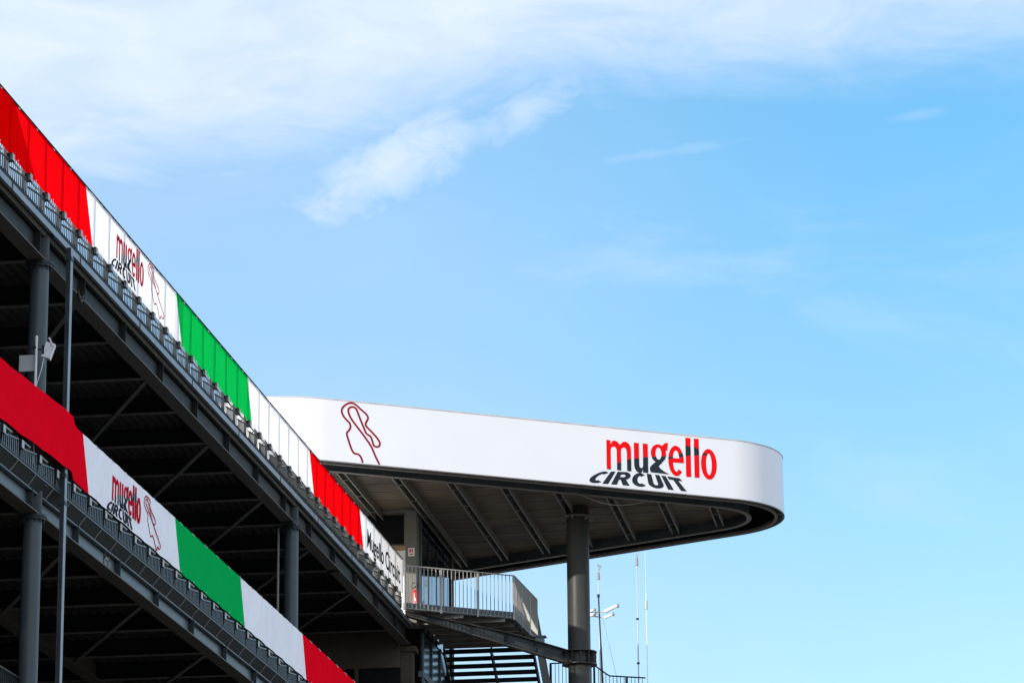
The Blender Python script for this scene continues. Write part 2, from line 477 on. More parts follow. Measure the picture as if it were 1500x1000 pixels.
while y < Y1:
    ribs.add([(XF + 0.012, y, 15.30), (XF - 0.135, y, 15.11), (XF - 0.13, y, 15.16), (XF - 0.002, y, 15.312),
              (XF + 0.012, y + .02, 15.30), (XF - 0.135, y + .02, 15.11), (XF - 0.13, y + .02, 15.16), (XF - 0.002, y + .02, 15.312)],
             [(0, 1, 2, 3), (4, 7, 6, 5), (0, 4, 5, 1), (1, 5, 6, 2), (2, 6, 7, 3), (3, 7, 4, 0)])
    y += 1.1
ribs.build('rib', 'galv_dark', tr)
# hook and conduit below the upper girder
c = MB(); pts = [(XG + 0.16, 58.3 + 0.16 * math.cos(t), 19.42 + 0.16 * math.sin(t)) for t in [math.pi + i * math.pi / 10 for i in range(11)]]
c.path(pts, 0.022, 8); c.build('hook', 'steel', stand)
for y in (77.4, 83.2):
    c = MB(); c.bar((XG - 0.16, y, 19.32), (XG + 0.17, y, 19.32), 0.05, 0.05); c.bar((XG + 0.16, y, 19.32), (XG + 0.16, y, 19.24), 0.03, 0.03, (1, 0, 0)); c.bar((XG - 0.16, y, 19.32), (XG - 0.16, y, 19.24), 0.03, 0.03, (1, 0, 0))
    c.build('clamp', 'steel_dark', stand)
c = MB(); c.tube((XG - 0.30, YA + PITCH - 0.1, 15.4), (XG - 0.30, YA + PITCH - 0.1, 19.3), 0.03, n=8); c.build('conduit', 'galv_dark', stand)


# ------------------------------------------------------------------ railings along the decks
def deck_railing(zf, label, y0, nb, bars, bb):
    """zf = floor height; one bay of post, infill and bracket box, copied along Y"""
    r = thing('deck_railing', label, 'railing', (XF, y0, zf))
    xr = XF - 0.035
    P = 1.1
    h = MB(); h.tube((xr, y0, zf + 1.42), (xr, y0 + nb * P, zf + 1.42), 0.022, n=8); h.build('handrail', 'steel', r)
    h = MB(); h.bar((xr, y0, zf + 0.06), (xr, y0 + nb * P, zf + 0.06), 0.035, 0.04); h.build('bottom_rail', 'steel', r)
    h = MB(); h.box(xr - 0.05, xr - 0.03, y0, y0 + nb * P, zf + 0.02, zf + 0.15); h.build('toe_board', 'steel_dark', r)
    p = MB(); p.box(xr - 0.04, xr + 0.012, y0 - 0.012, y0 + 0.012, zf - 0.05, zf + 1.40); post = p.build('post', 'steel', r)
    b = MB()
    for i in range(9):
        yy = y0 + P * (i + 0.75) / 9.4
        b.box(xr - 0.006, xr + 0.006, yy - 0.006, yy + 0.006, zf + 0.081, zf + 1.39)
    pan = b.build('infill', 'steel', r)
    # sloping rail of every bay and the outer bars of the infill
    b = MB(); b.bar((XF + 0.012, y0 + 0.10, zf + 0.21), (XF + 0.012, y0 + P * 0.98, zf + 0.33), 0.02, 0.03)
    for i in range(9):
        yy = y0 + 0.10 + P * (i + 0.5) / 9.6
        b.box(XF + 0.008, XF + 0.016, yy - 0.018, yy + 0.018, zf + 0.03, zf + 0.20 + 0.012 * i)
    fr = b.build('guard_rail', bars, r)
    b = MB(); b.box(XF + bb[0], XF + bb[1], y0 + 0.06, y0 + 0.21, zf + bb[2], zf + bb[3])
    bx = b.build('bracket_box', 'steel_dark', r)
    q = MB(); q.box(XF + bb[1] + 0.0001, XF + bb[1] + 0.005, y0 + 0.07, y0 + 0.20, zf + bb[2] + 0.005, zf + bb[3] - 0.005); q.build('sky_lit_face', 'galv', bx)  # pale sheet colours in the sky light on the box's outer face
    b = MB(); b.bar((XF + 0.03, y0 + 0.215, zf + 0.34), (XF + 0.03, y0 + 0.62, zf + 0.34), 0.022, 0.028); b.bar((XF + 0.02, y0 + 0.61, zf + 0.325), (XF - 0.03, y0 + 0.61, zf + 0.325), 0.02, 0.025)
    arm = b.build('arm', 'galv_dark', r)
    for i in range(1, nb):
        for o in (post, pan, fr, bx, arm): dup_part(o, (0, i * P, 0))
    dup_part(post, (0, nb * P, 0))
    return r


deck_railing(19.98, 'dark railing with square boxes behind the sunlit banner of the top deck', 47.7, 40, 'steel_dark', (-0.05, 0.055, 0.33, 0.46))
deck_railing(15.33, 'dark railing with square boxes behind the shaded banner of the lower deck', 47.7, 40, 'steel_web', (-0.06, 0.05, 0.20, 0.35))
r = thing('deck_railing', 'short end of plain dark railing in the bottom left corner, below the shaded banner', 'railing', (-16.6, 50, 10.7))
b = MB(); b.tube((-16.6, 44, 11.9), (-16.6, 62, 11.9), 0.03, n=8); b.build('handrail', 'steel', r)
b = MB(); y = 44.0
while y < 62: b.box(-16.61, -16.59, y - 0.01, y + 0.01, 10.72, 11.87); y += 0.13
b.build('infill', 'steel', r)
for y in (50.0, 52.2, 54.4, 56.6):
    b = MB(); b.box(-16.63, -16.57, y - 0.03, y + 0.03, 10.721, 11.871); b.build('post', 'steel', r)


# ------------------------------------------------------------------ lettering helpers
def curve_mesh(loops, name):
    """filled flat mesh of closed loops (holes cut out), z = 0..depth"""
    cu = bpy.data.curves.new(name, 'CURVE'); cu.dimensions = '2D'; cu.fill_mode = 'BOTH'; cu.extrude = 0.5
    for lp in loops:
        sp = cu.splines.new('POLY'); sp.points.add(len(lp) - 1); sp.use_cyclic_u = True
        for p, (x, y) in zip(sp.points, lp): p.co = (x, y, 0, 1)
    return to_mesh(cu, name)


def to_mesh(cu, name):
    o = bpy.data.objects.new(name, cu); COL.objects.link(o)
    bpy.context.view_layer.update()
    dg = bpy.context.evaluated_depsgraph_get()
    me = bpy.data.meshes.new_from_object(o.evaluated_get(dg))
    bpy.data.objects.remove(o); bpy.data.curves.remove(cu)
    return me


def text_mesh(s, size=1.0, bold=0.0, space=1.0):
    cu = bpy.data.curves.new('lettering', 'FONT'); cu.body = s; cu.size = size; cu.offset = bold; cu.extrude = 0.5; cu.space_character = space
    return to_mesh(cu, 'lettering')


def arc(cx, cy, rx, ry, a0, a1, n=20):
    return [(cx + rx * math.cos(rad(a0 + (a1 - a0) * i / n)), cy + ry * math.sin(rad(a0 + (a1 - a0) * i / n))) for i in range(n + 1)]


def logo_loops():
    L = []
    # m
    x0, xm, x1, h, w = 0.0, 0.315, 0.625, 0.83, 0.125
    r = (xm - x0) / 2
    L.append([(0, 0), (w, 0), (w, 0.55)] + arc((w + xm) / 2, 0.55, (xm - w) / 2, 0.11, 180, 0, 10) + [(xm, 0), (xm + w, 0), (xm + w, 0.55)]
             + arc((xm + w + x1) / 2, 0.55, (x1 - xm - w) / 2, 0.11, 180, 0, 10) + [(x1, 0), (x1 + w, 0), (x1 + w, 0.60)]
             + arc(x1 + w - 0.18, 0.60, 0.18, 0.23, 0, 112, 12) + [(xm + w * 0.62, 0.70)] + arc(xm + w - 0.19, 0.60, 0.185, 0.23, 28, 112, 10) + [(w * 0.98, 0.70), (w * 0.98, h), (0, h)])
    # u
    a, b, w = 0.845, 1.27, 0.15
    L.append([(a, 0.83), (a, 0.2)] + arc(a + 0.17, 0.2, 0.17, 0.22, 180, 285, 12) + [(b - w - 0.005, 0.10), (b - w - 0.005, 0.0), (b, 0.0), (b, 0.83), (b - w, 0.83), (b - w, 0.22)]
             + arc((a + b) / 2, 0.22, (b - a) / 2 - w, 0.10, 0, -180, 10) + [(a + w, 0.83)])
    # g: bowl with ear, and a wedge-shaped tail
    cx, cy = 1.60, 0.585
    L.append(arc(cx, cy, 0.235, 0.265, 62, 400 - 18, 36) + [(1.875, 0.69), (1.90, 0.92), (1.80, 0.90), (cx + 0.12, 0.815)])
    L.append(arc(cx, cy, 0.095, 0.175, 0, 360, 24)[:-1])
    L.append([(1.50, 0.335), (1.40, 0.25), (1.33, 0.17), (1.33, 0.08), (1.37, 0.03), (1.88, 0.02), (1.93, 0.03), (1.80, 0.07), (1.66, 0.15), (1.60, 0.22), (1.64, 0.27), (1.72, 0.335)])
    # e
    cx, cy, rx, ry = 2.145, 0.425, 0.24, 0.435
    ix, iy = 0.10, 0.30
    L.append(arc(cx, cy, rx, ry, -4, 318, 40) + arc(cx, cy - 0.01, ix, iy, 312, 188, 14) + [(cx + rx * 0.995, cy - 0.045)])
    L.append([(cx - ix, cy + 0.075), (cx + ix, cy + 0.075)] + arc(cx, cy + 0.075, ix, 0.225, 0, 180, 14)[1:-1])
    # l l
    L.append([(2.45, 0), (2.605, 0), (2.605, 1.12), (2.45, 1.12)])
    L.append([(2.715, 0), (2.865, 0), (2.865, 1.12), (2.715, 1.12)])
    # o
    L.append(arc(3.17, 0.42, 0.245, 0.44, 0, 360, 44)[:-1])
    L.append(arc(3.17, 0.42, 0.092, 0.31, 0, 360, 32)[:-1])
    return L


LOGO = curve_mesh(logo_loops(), 'wordmark')


def circuit_loops():
    L = []; x = 0.0; t, h = 0.27, 0.22
    def C(x):
        r_, i_ = 0.42, 0.42 - t
        return arc(x + 0.42, 0.5, r_, 0.5, 48, 312, 32) + arc(x + 0.42, 0.5, i_, 0.5 - h, 300, 60, 24)
    def I(x): return [(x, 0), (x + t, 0), (x + t, 1), (x, 1)]
    L.append(C(x)); x += 0.80
    L.append(I(x)); x += 0.41
    L.append([(x, 0), (x + t, 0), (x + t, 0.40), (x + 0.36, 0.40), (x + 0.56, 0), (x + 0.87, 0), (x + 0.62, 0.45)] + arc(x + 0.50, 0.71, 0.33, 0.29, -66, 90, 16) + [(x, 1)])
    L.append([(x + t, 0.60), (x + 0.42, 0.60)] + arc(x + 0.44, 0.70, 0.115, 0.10, -90, 90, 10) + [(x + t, 0.80)]); x += 0.95
    L.append(C(x)); x += 0.84
    L.append([(x, 1), (x, 0.36)] + arc(x + 0.39, 0.36, 0.39, 0.36, 180, 360, 24) + [(x + 0.78, 1), (x + 0.78 - t, 1), (x + 0.78 - t, 0.36)] + arc(x + 0.39, 0.36, 0.39 - t, 0.36 - h, 0, -180, 16) + [(x + t, 1)]); x += 0.90
    L.append(I(x)); x += 0.37
    L.append([(x, 1), (x, 1 - h), (x + 0.25, 1 - h), (x + 0.25, 0), (x + 0.25 + t, 0), (x + 0.25 + t, 1 - h), (x + 0.77, 1 - h), (x + 0.77, 1)])
    return L


CIRC = curve_mesh(circuit_loops(), 'lettering')


def placed(me, fn, name, m, parent, uv=False):
    """copy a letter mesh through fn(u, v, w) -> world, w = 0 at the back, 1 at the front"""
    q = me.copy(); q.name = name
    if uv:
        ul = q.uv_layers.get('logo') or q.uv_layers.new(name='logo')
        for lp in q.loops:
            c = q.vertices[lp.vertex_index].co; ul.data[lp.index].uv = (c.x, c.y)
        q.uv_layers.active = ul
    off = ROOT[parent.name]
    for v in q.vertices: v.co = fn(v.co.x, v.co.y, v.co.z + 0.5) - off
    q.materials.clear(); q.materials.append(M[m])
    for p in q.polygons: p.material_index = 0; p.use_smooth = False
    q.update()
    o = bpy.data.objects.new(name, q); COL.objects.link(o); o.parent = parent; ROOT[o.name] = off
    return o


def bounds(me):
    xs = [v.co.x for v in me.vertices]; ys = [v.co.y for v in me.vertices]
    return min(xs), max(xs), min(ys), max(ys)


def warp_quad(me, tl, bl, tr, br, inner):
    """bilinear: the letters' box onto a four-sided field in logo coordinates"""
    x0, x1, y0, y1 = bounds(me)
    def fn(u, v, w):
        a = (u - x0) / (x1 - x0); b = (v - y0) / (y1 - y0)
        sag = 0.055 * 4 * a * (1 - a) * (0.35 + 0.65 * b)
        p = [(bl[i] * (1 - a) + br[i] * a) * (1 - b) + (tl[i] * (1 - a) + tr[i] * a) * b for i in (0, 1)]
        return inner(p[0], p[1] + sag, w)
    return fn


def ribbon(pts, width, closed=False):
    """flat smooth ribbon through points (Catmull-Rom), as a 2-D mesh"""
    n = len(pts); P = []
    rng = n if closed else n - 1
    for i in range(rng):
        p0 = pts[(i - 1) % n] if (closed or i > 0) else pts[0]
        p1 = pts[i]; p2 = pts[(i + 1) % n]
        p3 = pts[(i + 2) % n] if (closed or i + 2 < n) else pts[-1]
        for s_ in range(6):
            t = s_ / 6
            P.append(tuple(0.5 * (2 * p1[j] + (p2[j] - p0[j]) * t + (2 * p0[j] - 5 * p1[j] + 4 * p2[j] - p3[j]) * t * t + (3 * p1[j] - p0[j] - 3 * p2[j] + p3[j]) * t ** 3) for j in (0, 1)))
    if not closed: P.append(pts[-1])
    m = len(P); vs = []; fs = []
    for i in range(m):
        a = P[(i - 1) % m] if (closed or i) else P[0]; b = P[(i + 1) % m] if (closed or i < m - 1) else P[-1]
        dx, dy = b[0] - a[0], b[1] - a[1]; l = math.hypot(dx, dy) or 1
        nx, ny = -dy / l * width / 2, dx / l * width / 2
        for z in (-0.5, 0.5): vs += [(P[i][0] + nx, P[i][1] + ny, z), (P[i][0] - nx, P[i][1] - ny, z)]
    for i in range(m if closed else m - 1):
        a, b = 4 * i, 4 * ((i + 1) % m)
        fs += [(a + 2, a + 3, b + 3, b + 2), (a + 1, a, b, b + 1), (a, a + 2, b + 2, b), (a + 3, a + 1, b + 1, b + 3)]
    me = bpy.data.meshes.new('track_outline'); me.from_pydata(vs, [], fs); me.update()
    return me


# ------------------------------------------------------------------ banners
def cloth_section(name, m, parent, ya0, ya1, yb0, yb1, zt, zb, x, bulge=None, scallop=0.015, wave=0.005):
    """cloth from ya0..ya1 along its top edge and yb0..yb1 along its bottom edge"""
    n = max(6, int((ya1 - ya0) / 0.18)); k_ = 10
    q = MB(); vs = []
    for j in range(k_ + 1):
        f = j / k_
        for i in range(n + 1):
            t = i / n
            y = (ya0 + (ya1 - ya0) * t) * f + (yb0 + (yb1 - yb0) * t) * (1 - f)
            ph = ((y - 47.7) / 1.1) % 1.0
            sg = 4 * ph * (1 - ph)
            z = zb + (zt - zb) * f - scallop * sg * (f if f > 0.5 else 0) * 0.8 + scallop * sg * (1 - f if f < 0.5 else 0) * 1.3
            xx = x + wave * math.sin(y * 3.1 + f * 2) * (1 - 0.5 * f)
            if bulge: xx += bulge(y, f)
            vs.append((xx, y, z))
    fs = [(j * (n + 1) + i, j * (n + 1) + i + 1, (j + 1) * (n + 1) + i + 1, (j + 1) * (n + 1) + i) for j in range(k_) for i in range(n)]
    q.add(vs, fs, True)
    return q.build(name, m, parent)


def eyelets(parent, y0, y1, zt, zb, x):
    n = int((y1 - y0) / 1.1)
    for z in (zt - 0.03, zb + 0.035):
        e = MB(); e.box(x + 0.012, x + 0.018, y0 - 0.012, y0 + 0.012, z - 0.012, z + 0.012)
        if z > zt - 0.1: e.bar((x + 0.010, y0, zt - 0.03), (x - 0.03, y0, zt + 0.03), 0.012, 0.012)
        e = e.build('eyelet', 'lamp_white', parent)
        for i in range(1, n + 1): dup_part(e, (0, 1.1 * i, 0))


TRACK = [(63.0, 16.66), (62.88, 16.57), (62.88, 16.47), (63.05, 16.39), (63.19, 16.33), (63.16, 16.22), (63.29, 16.08), (63.42, 15.95), (63.56, 16.0), (63.68, 15.95), (63.79, 15.86), (63.89, 15.77), (63.99, 15.87), (64.1, 15.84), (64.23, 15.92), (64.06, 16.02), (63.82, 16.13), (63.55, 16.27), (63.29, 16.38), (63.12, 16.47), (62.99, 16.53), (63.01, 16.59), (63.11, 16.62), (63.22, 16.55), (63.34, 16.44), (63.47, 16.33), (63.61, 16.24), (63.74, 16.26), (63.79, 16.32), (63.69, 16.38), (63.46, 16.45), (63.31, 16.54), (63.35, 16.61), (63.27, 16.66), (63.13, 16.67)]


def banner_logo(parent, yo, zo, x, su=0.62, sv=0.575, dy=0.0, dz=0.0):
    f = lambda u, v, w: Vector((x + 0.008 + 0.004 * w, yo + u * su, zo + v * sv))
    placed(LOGO, f, 'wordmark', 'logo_cloth', parent, True)
    placed(CIRC, warp_quad(CIRC, (-.27, -.09), (-.67, -.435), (2.24, -.065), (2.62, -.425), f), 'lettering', 'cloth_dark', parent)
    placed(ribbon(TRACK, 0.026, True), lambda u, v, w: Vector((x + 0.008 + 0.004 * w, u + dy, v + dz)), 'track_outline', 'cloth_letter_red', parent)


XB = XF + 0.005
ub = thing('banner', 'sunlit red, white and green banner along the top deck, its seams showing through', 'banner', (XB, 72, 20.4), 'tricolour banners on the decks')
ZT, ZB = 21.42, 20.42
SL = 0.55
cuts = [48.0, 58.14, 65.15, 71.87, 78.77, 85.34, 91.85]
mats_ = ['red', 'white', 'green', 'white', 'red', 'white']
for i, c in enumerate(mats_):
    b0 = 0 if i == 0 else SL
    b1 = 0.0 if i == 5 else SL
    cloth_section(c + '_section', 'cloth_' + c, ub, cuts[i], cuts[i + 1], cuts[i] + b0, cuts[i + 1] + b1, ZT, ZB, XB)
cloth_section('overlap_layer', 'lining_red', ub, 48.0, 53.5, 48.0, 54.9, ZT - 0.004, ZB + 0.01, XB - 0.018)
cloth_section('overlap_layer', 'cloth_white', ub, 65.0, 65.78, 65.0, 65.78, ZT - 0.004, ZB + 0.01, XB - 0.018)
hem = MB(); hem.tube((XB - 0.004, 48, ZT + 0.014), (XB - 0.004, 91.85, ZT + 0.014), 0.017, n=8); hem.build('hem', 'black', ub)
eyelets(ub, 48.25, 91.5, ZT, ZB, XB)
banner_logo(ub, 60.36, 20.72, XB, 0.615, 0.57, -0.08, 4.70)
for word, ya, yb in (('Mugello', 86.38, 88.80), ('Circuit', 89.05, 91.33)):
    me_ = text_mesh(word, 1.0, 0.016, 1.0)
    tx0, tx1, ty0, ty1 = bounds(me_)
    placed(me_, lambda u, v, w: Vector((XB + 0.008 + 0.004 * w, ya + (u - tx0) * (yb - ya) / (tx1 - tx0), 20.64 + v * 0.68)), 'lettering', 'cloth_dark', ub)


def bulge(y, f):
    d = (y - 57.0)
    return 0.16 * math.exp(-(d / (2.6 if d < 0 else 0.55)) ** 2) * (0.95 + 0.1 * f)


lb = thing('banner', 'shaded red, white and green banner along the lower deck, bulging over the square post', 'banner', (XB, 72, 15.7), 'tricolour banners on the decks')
ZT2, ZB2 = 16.77, 15.74
cuts2 = [48.0, 58.35, 65.4, 71.41, 78.13, 89.0]
for i, c in enumerate(['red', 'white', 'green', 'white', 'red']):
    cloth_section(c + '_section', 'tarp_' + c, lb, cuts2[i], cuts2[i + 1], cuts2[i] + (0 if i == 0 else 0.5), cuts2[i + 1] + (0 if i == 4 else 0.5), ZT2, ZB2, XB, bulge, 0.016)
eyelets(lb, 59.35, 88.5, ZT2, ZB2, XB)
banner_logo(lb, 60.47, 16.01, XB, 0.628, 0.575)

# ------------------------------------------------------------------ square post in front of the stand
sp = thing('square_post', 'thin square steel post standing before the grandstand, one side pale blue with painted sky light', 'post', (-16.03, 57.05, 0))
b = MB(); b.box(-16.165, -16.088, 56.85, 56.98, 0, 19.84); b.build('post', 'steel', sp)
b = MB(); b.box(-16.087, -16.078, 56.845, 56.985, 0, 19.83); b.build('sky_lit_strip', 'steel_edge', sp)  # lighter strip paints sky light onto the post's outer side
for z in (15.1, 15.6, 19.6):
    b = MB(); b.box(-16.20, -16.07, 56.83, 57.0, z, z + 0.07); b.build('clamp', 'steel', sp)

# ------------------------------------------------------------------ mast with floodlight and board
fm = thing('lamp_mast', 'short white mast carrying a small floodlight and a grey board, beside the nearest column', 'lamp', (-16.12, 55.3, 16.5))
b = MB(); b.tube((-16.12, 55.3, 15.5), (-16.12, 55.3, 17.76), 0.024, n=12); b.tube((-16.12, 55.3, 17.761), (-16.12, 55.3, 17.80), 0.03, 0.012, n=12); b.build('pole', 'lamp_white', fm)
b = MB(); b.box(-16.44, -16.16, 55.36, 55.385, 17.18, 17.47); b.build('board', 'board_grey', fm)
b = MB(); b.bar((-16.12, 55.3, 17.55), (-16.0, 55.35, 17.55), 0.03, 0.03); b.bar((-16.18, 55.3, 17.58), (-16.12, 55.3, 17.58), 0.05, 0.05); b.box(-16.03, -15.99, 55.33, 55.39, 17.47, 17.63); b.build('bracket', 'steel_dark', fm)
b = MB()
c0 = Vector((-15.93, 55.42, 17.55))
ax = Vector((0.28, 0.1, 0.95)).normalized(); sx = Vector((0.95, 0.1, -0.28)).normalized(); fz = ax.cross(sx)
b.bar(c0 - ax * 0.15, c0 + ax * 0.13, 0.13, 0.16, sx)
b.bar(c0 + ax * 0.131, c0 + ax * 0.15 + sx * 0.02, 0.17, 0.18, sx)
lh = b.build('floodlight', 'lamp_white', fm)
b = MB(); b.bar(c0 + fz * 0.066 - ax * 0.12, c0 + fz * 0.066 + ax * 0.10, 0.012, 0.12, sx); b.build('lens', 'galv', lh)
b = MB(); b.path([(-16.1, 55.3, 16.9), (-16.02, 55.32, 17.2), (-15.99, 55.36, 17.45)], 0.008, 6); b.build('cable', 'lamp_white', fm)

for o in [fm]: o.location = o.location + Vector((-0.13, 0.10, 0))

# ------------------------------------------------------------------ canopy: rounded triangle on a column
AP = [Vector((-21.35, 83.85)), Vector((-2.98, 95.43)), Vector((-22.1, 105.5))]
RC = 2.75


def outline(d, n=28):
    pts = []
    for i in range(3):
        a, p, q = AP[i], AP[i - 1], AP[(i + 1) % 3]
        u, v = (p - a).normalized(), (q - a).normalized()
        half = u.angle(v) / 2
        c = a + (u + v).normalized() * (RC / math.sin(half))
        n0 = Vector((u.y, -u.x)); n0 = n0 if n0.dot(a - c) > 0 else -n0
        n1 = Vector((v.y, -v.x)); n1 = n1 if n1.dot(a - c) > 0 else -n1
        a0 = math.atan2(n0.y, n0.x); a1 = math.atan2(n1.y, n1.x)
        while a1 < a0: a1 += 2 * math.pi
        r = RC - d
        for j in range(n + 1):
            t = a0 + (a1 - a0) * j / n
            pts.append((c.x + r * math.cos(t), c.y + r * math.sin(t)))
    return pts


def dense(pts, step=0.8):
    o = []
    for i, p in enumerate(pts):
        q = pts[(i + 1) % len(pts)]; l = math.dist(p, q); m = max(1, int(l / step))
        for j in range(m): o.append((p[0] + (q[0] - p[0]) * j / m, p[1] + (q[1] - p[1]) * j / m))
    return o


def band(mb, d0, z0, d1, z1, smooth=True):
    """strip between the outline inset d0 at z0 and inset d1 at z1"""
    A, B = outline(d0), outline(d1); n = len(A)
    mb.add([(x, y, z0) for x, y in A] + [(x, y, z1) for x, y in B], [(i, (i + 1) % n, n + (i + 1) % n, n + i) for i in range(n)], smooth)


def ring(mb, d0, d1, z0, z1):
    band(mb, d0, z0, d0, z1); band(mb, d1, z0, d1, z1)
    band(mb, d0, z0, d1, z0, False); band(mb, d0, z1, d1, z1, False)


ZC0, ZC1 = 23.03, 24.70
can = thing('canopy', 'white rounded canopy with red and black lettering, carried by one thick column', 'canopy', (-11.57, 94.5, 0))
q = MB(); ring(q, 0.0, 0.05, ZC0, ZC1); fas = q.build('fascia', 'fascia_white', can)
q = MB(); ring(q, -0.012, 0.07, ZC1 + 0.002, ZC1 + 0.030); q.build('coping', 'coping', can)
q = MB(); ring(q, -0.006, 0.045, ZC0 - 0.026, ZC0 - 0.002); q.build('bottom_trim', 'galv_dark', can)
q = MB(); P = outline(0.051); q.add([(x, y, 24.35) for x, y in P], [tuple(range(len(P)))]); q.build('roof', 'coping', can)
q = MB(); ring(q, 0.20, 0.275, ZC0 - 0.05, ZC0 + 0.03); q.build('outer_rail', 'soffit_beam', can)
q = MB(); ring(q, 0.94, 1.08, ZC0 - 0.05, ZC0 - 0.025); q.build('ring_flange', 'soffit_beam', can)
q = MB(); ring(q, 0.995, 1.015, ZC0 - 0.024, ZC0 + 0.40); q.build('ring_web', 'steel_web', can)
q = MB(); band(q, 0.052, ZC0 + 0.42, 0.994, ZC0 + 0.42, False); band(q, 0.27, ZC0 + 0.02, 0.29, ZC0 + 0.41); q.build('ring_lining', 'black', can)
# little ties between the fascia and the rail
A0, A1 = outline(0.046), outline(0.199)
for i in range(len(A0)):
    a, b_ = Vector(A0[i]), Vector(A0[(i + 1) % len(A0)]); c, d = Vector(A1[i]), Vector(A1[(i + 1) % len(A1)])
    l = (b_ - a).length
    ts = [j / int(l / 1.25) for j in range(int(l / 1.25) + 1)] if l > 2 else ([0.0] if i % 7 == 0 else [])
    for t in ts:
        p = a.lerp(b_, t); s_ = c.lerp(d, t)
        q = MB(); q.bar((p.x, p.y, ZC0), (s_.x, s_.y, ZC0), 0.05, 0.03); q.build('tie', 'soffit_beam', can)
ZS = 23.30
q = MB(); P = outline(1.016); q.add([(x, y, ZS) for x, y in P], [tuple(range(len(P)))]); q.build('soffit', 'soffit', can)


def span_y(x, d):
    P = outline(d); ys = []
    for i, p in enumerate(P):
        q_ = P[(i + 1) % len(P)]
        if (p[0] - x) * (q_[0] - x) <= 0 and abs(p[0] - q_[0]) > 1e-9: ys.append(p[1] + (q_[1] - p[1]) * (x - p[0]) / (q_[0] - p[0]))
    return (min(ys), max(ys)) if len(ys) > 1 else None


def span_x(y, d):
    P = outline(d); xs = []
    for i, p in enumerate(P):
        q_ = P[(i + 1) % len(P)]
        if (p[1] - y) * (q_[1] - y) <= 0 and abs(p[1] - q_[1]) > 1e-9: xs.append(p[0] + (q_[0] - p[0]) * (y - p[1]) / (q_[1] - p[1]))
    return (min(xs), max(xs)) if len(xs) > 1 else None


x = -7.68
while x > -21:
    sp_ = span_y(x, 1.03)
    if sp_:
        q = MB()
        for dx in (-0.10, 0.10):
            q.box(x + dx - 0.022, x + dx + 0.022, sp_[0] + 0.10, sp_[1] - 0.10, 23.06, 23.085)
            q.box(x + dx - 0.008, x + dx + 0.008, sp_[0] + 0.10, sp_[1] - 0.10, 23.086, ZS - 0.004)
        y = sp_[0] + 1.2
        while y < sp_[1]: q.box(x - 0.12, x + 0.12, y - 0.015, y + 0.015, 23.045, 23.058); y += 2.0
        q.build('soffit_beam', 'soffit_beam', can)
    x -= 1.367
y = 86.5
while y < 104:
    sp_ = span_x(y, 1.05)
    if sp_:
        q = MB(); wd = 0.05 if int(round((y - 86.5) / 1.0)) % 2 else 0.02
        q.box(sp_[0], sp_[1], y - wd / 2, y + wd / 2, ZS - 0.02, ZS - 0.003); q.build('cover_strip', 'soffit_beam', can)
    y += 1.0
# column with its cap and collar
CX, CY = -11.585, 94.4
q = MB(); q.tube((CX, CY, 0), (CX, CY, ZS - 0.004), 0.322, n=48); cc = q.build('column', 'column_dark', can)
q = MB(); q.tube((CX, CY, 22.97), (CX, CY, 23.0), 0.47, n=32)
for t in range(6):
    a = 2 * math.pi * t / 6 + 0.3; q.bar((CX + 0.323 * math.cos(a), CY + 0.323 * math.sin(a), 22.92), (CX + 0.46 * math.cos(a), CY + 0.46 * math.sin(a), 22.95), 0.02, 0.08)
q.build('cap_plate', 'soffit_beam', cc)
q = MB()
q.tube((CX, CY, 19.09), (CX, CY, 19.115), 0.50, n=32); q.tube((CX, CY, 18.73), (CX, CY, 18.755), 0.50, n=32)
q.tube((CX, CY, 18.756), (CX, CY, 19.089), 0.34, n=32)
for t in range(12):
    a = 2 * math.pi * t / 12 + 0.2; q.bar((CX + 0.335 * math.cos(a), CY + 0.335 * math.sin(a), 18.92), (CX + 0.48 * math.cos(a), CY + 0.48 * math.sin(a), 18.92), 0.018, 0.325)
q.build('collar', 'column_dark', cc)

# lettering and track outline on the front of the fascia
FA = Vector((-17.27, 86.42)); FE = (AP[1] - AP[0]).normalized(); FN = Vector((FE.y, -FE.x))
u_ = (AP[1] - AP[0]).normalized()
FA = AP[0] + u_ * (FA - AP[0]).dot(u_)


def on_fascia(s, t, w):
    p = FA + FE * s + FN * (0.002 + 0.006 * w)
    return Vector((p.x, p.y, t))


lf = lambda u, v, w: on_fascia(8.23 + u, 23.52 + v, w)
placed(LOGO, lf, 'wordmark', 'logo_paint', can, True)
placed(CIRC, warp_quad(CIRC, (-.27, -.09), (-.67, -.435), (2.24, -.065), (2.62, -.425), lf), 'lettering', 'lettering_black', can)
TR2 = [(1.0, 23.05), (0.95, 23.19), (0.87, 23.27), (0.75, 23.29), (0.67, 23.41), (0.59, 23.63), (0.54, 23.81), (0.60, 23.90), (0.645, 23.99), (0.62, 24.1), (0.56, 24.16), (0.45, 24.27), (0.39, 24.42), (0.45, 24.55), (0.57, 24.64), (0.68, 24.665), (0.79, 24.63), (0.93, 24.52), (1.09, 24.4), (1.15, 24.3), (1.12, 24.22), (1.08, 24.13), (1.11, 24.05), (1.31, 23.87), (1.44, 23.73), (1.49, 23.63), (1.47, 23.55), (1.4, 23.52), (1.32, 23.55), (1.28, 23.65), (1.23, 23.78), (1.17, 23.82), (1.09, 23.88), (1.03, 24.01), (0.93, 24.23), (0.85, 24.42), (0.79, 24.53), (0.7, 24.56), (0.61, 24.52), (0.58, 24.44), (0.63, 24.29), (0.75, 24.12), (1.01, 23.82), (1.22, 23.55), (1.3, 23.4), (1.38, 23.23), (1.48, 23.045)]
placed(ribbon(TR2, 0.05), on_fascia, 'track_outline', 'track_red', can)

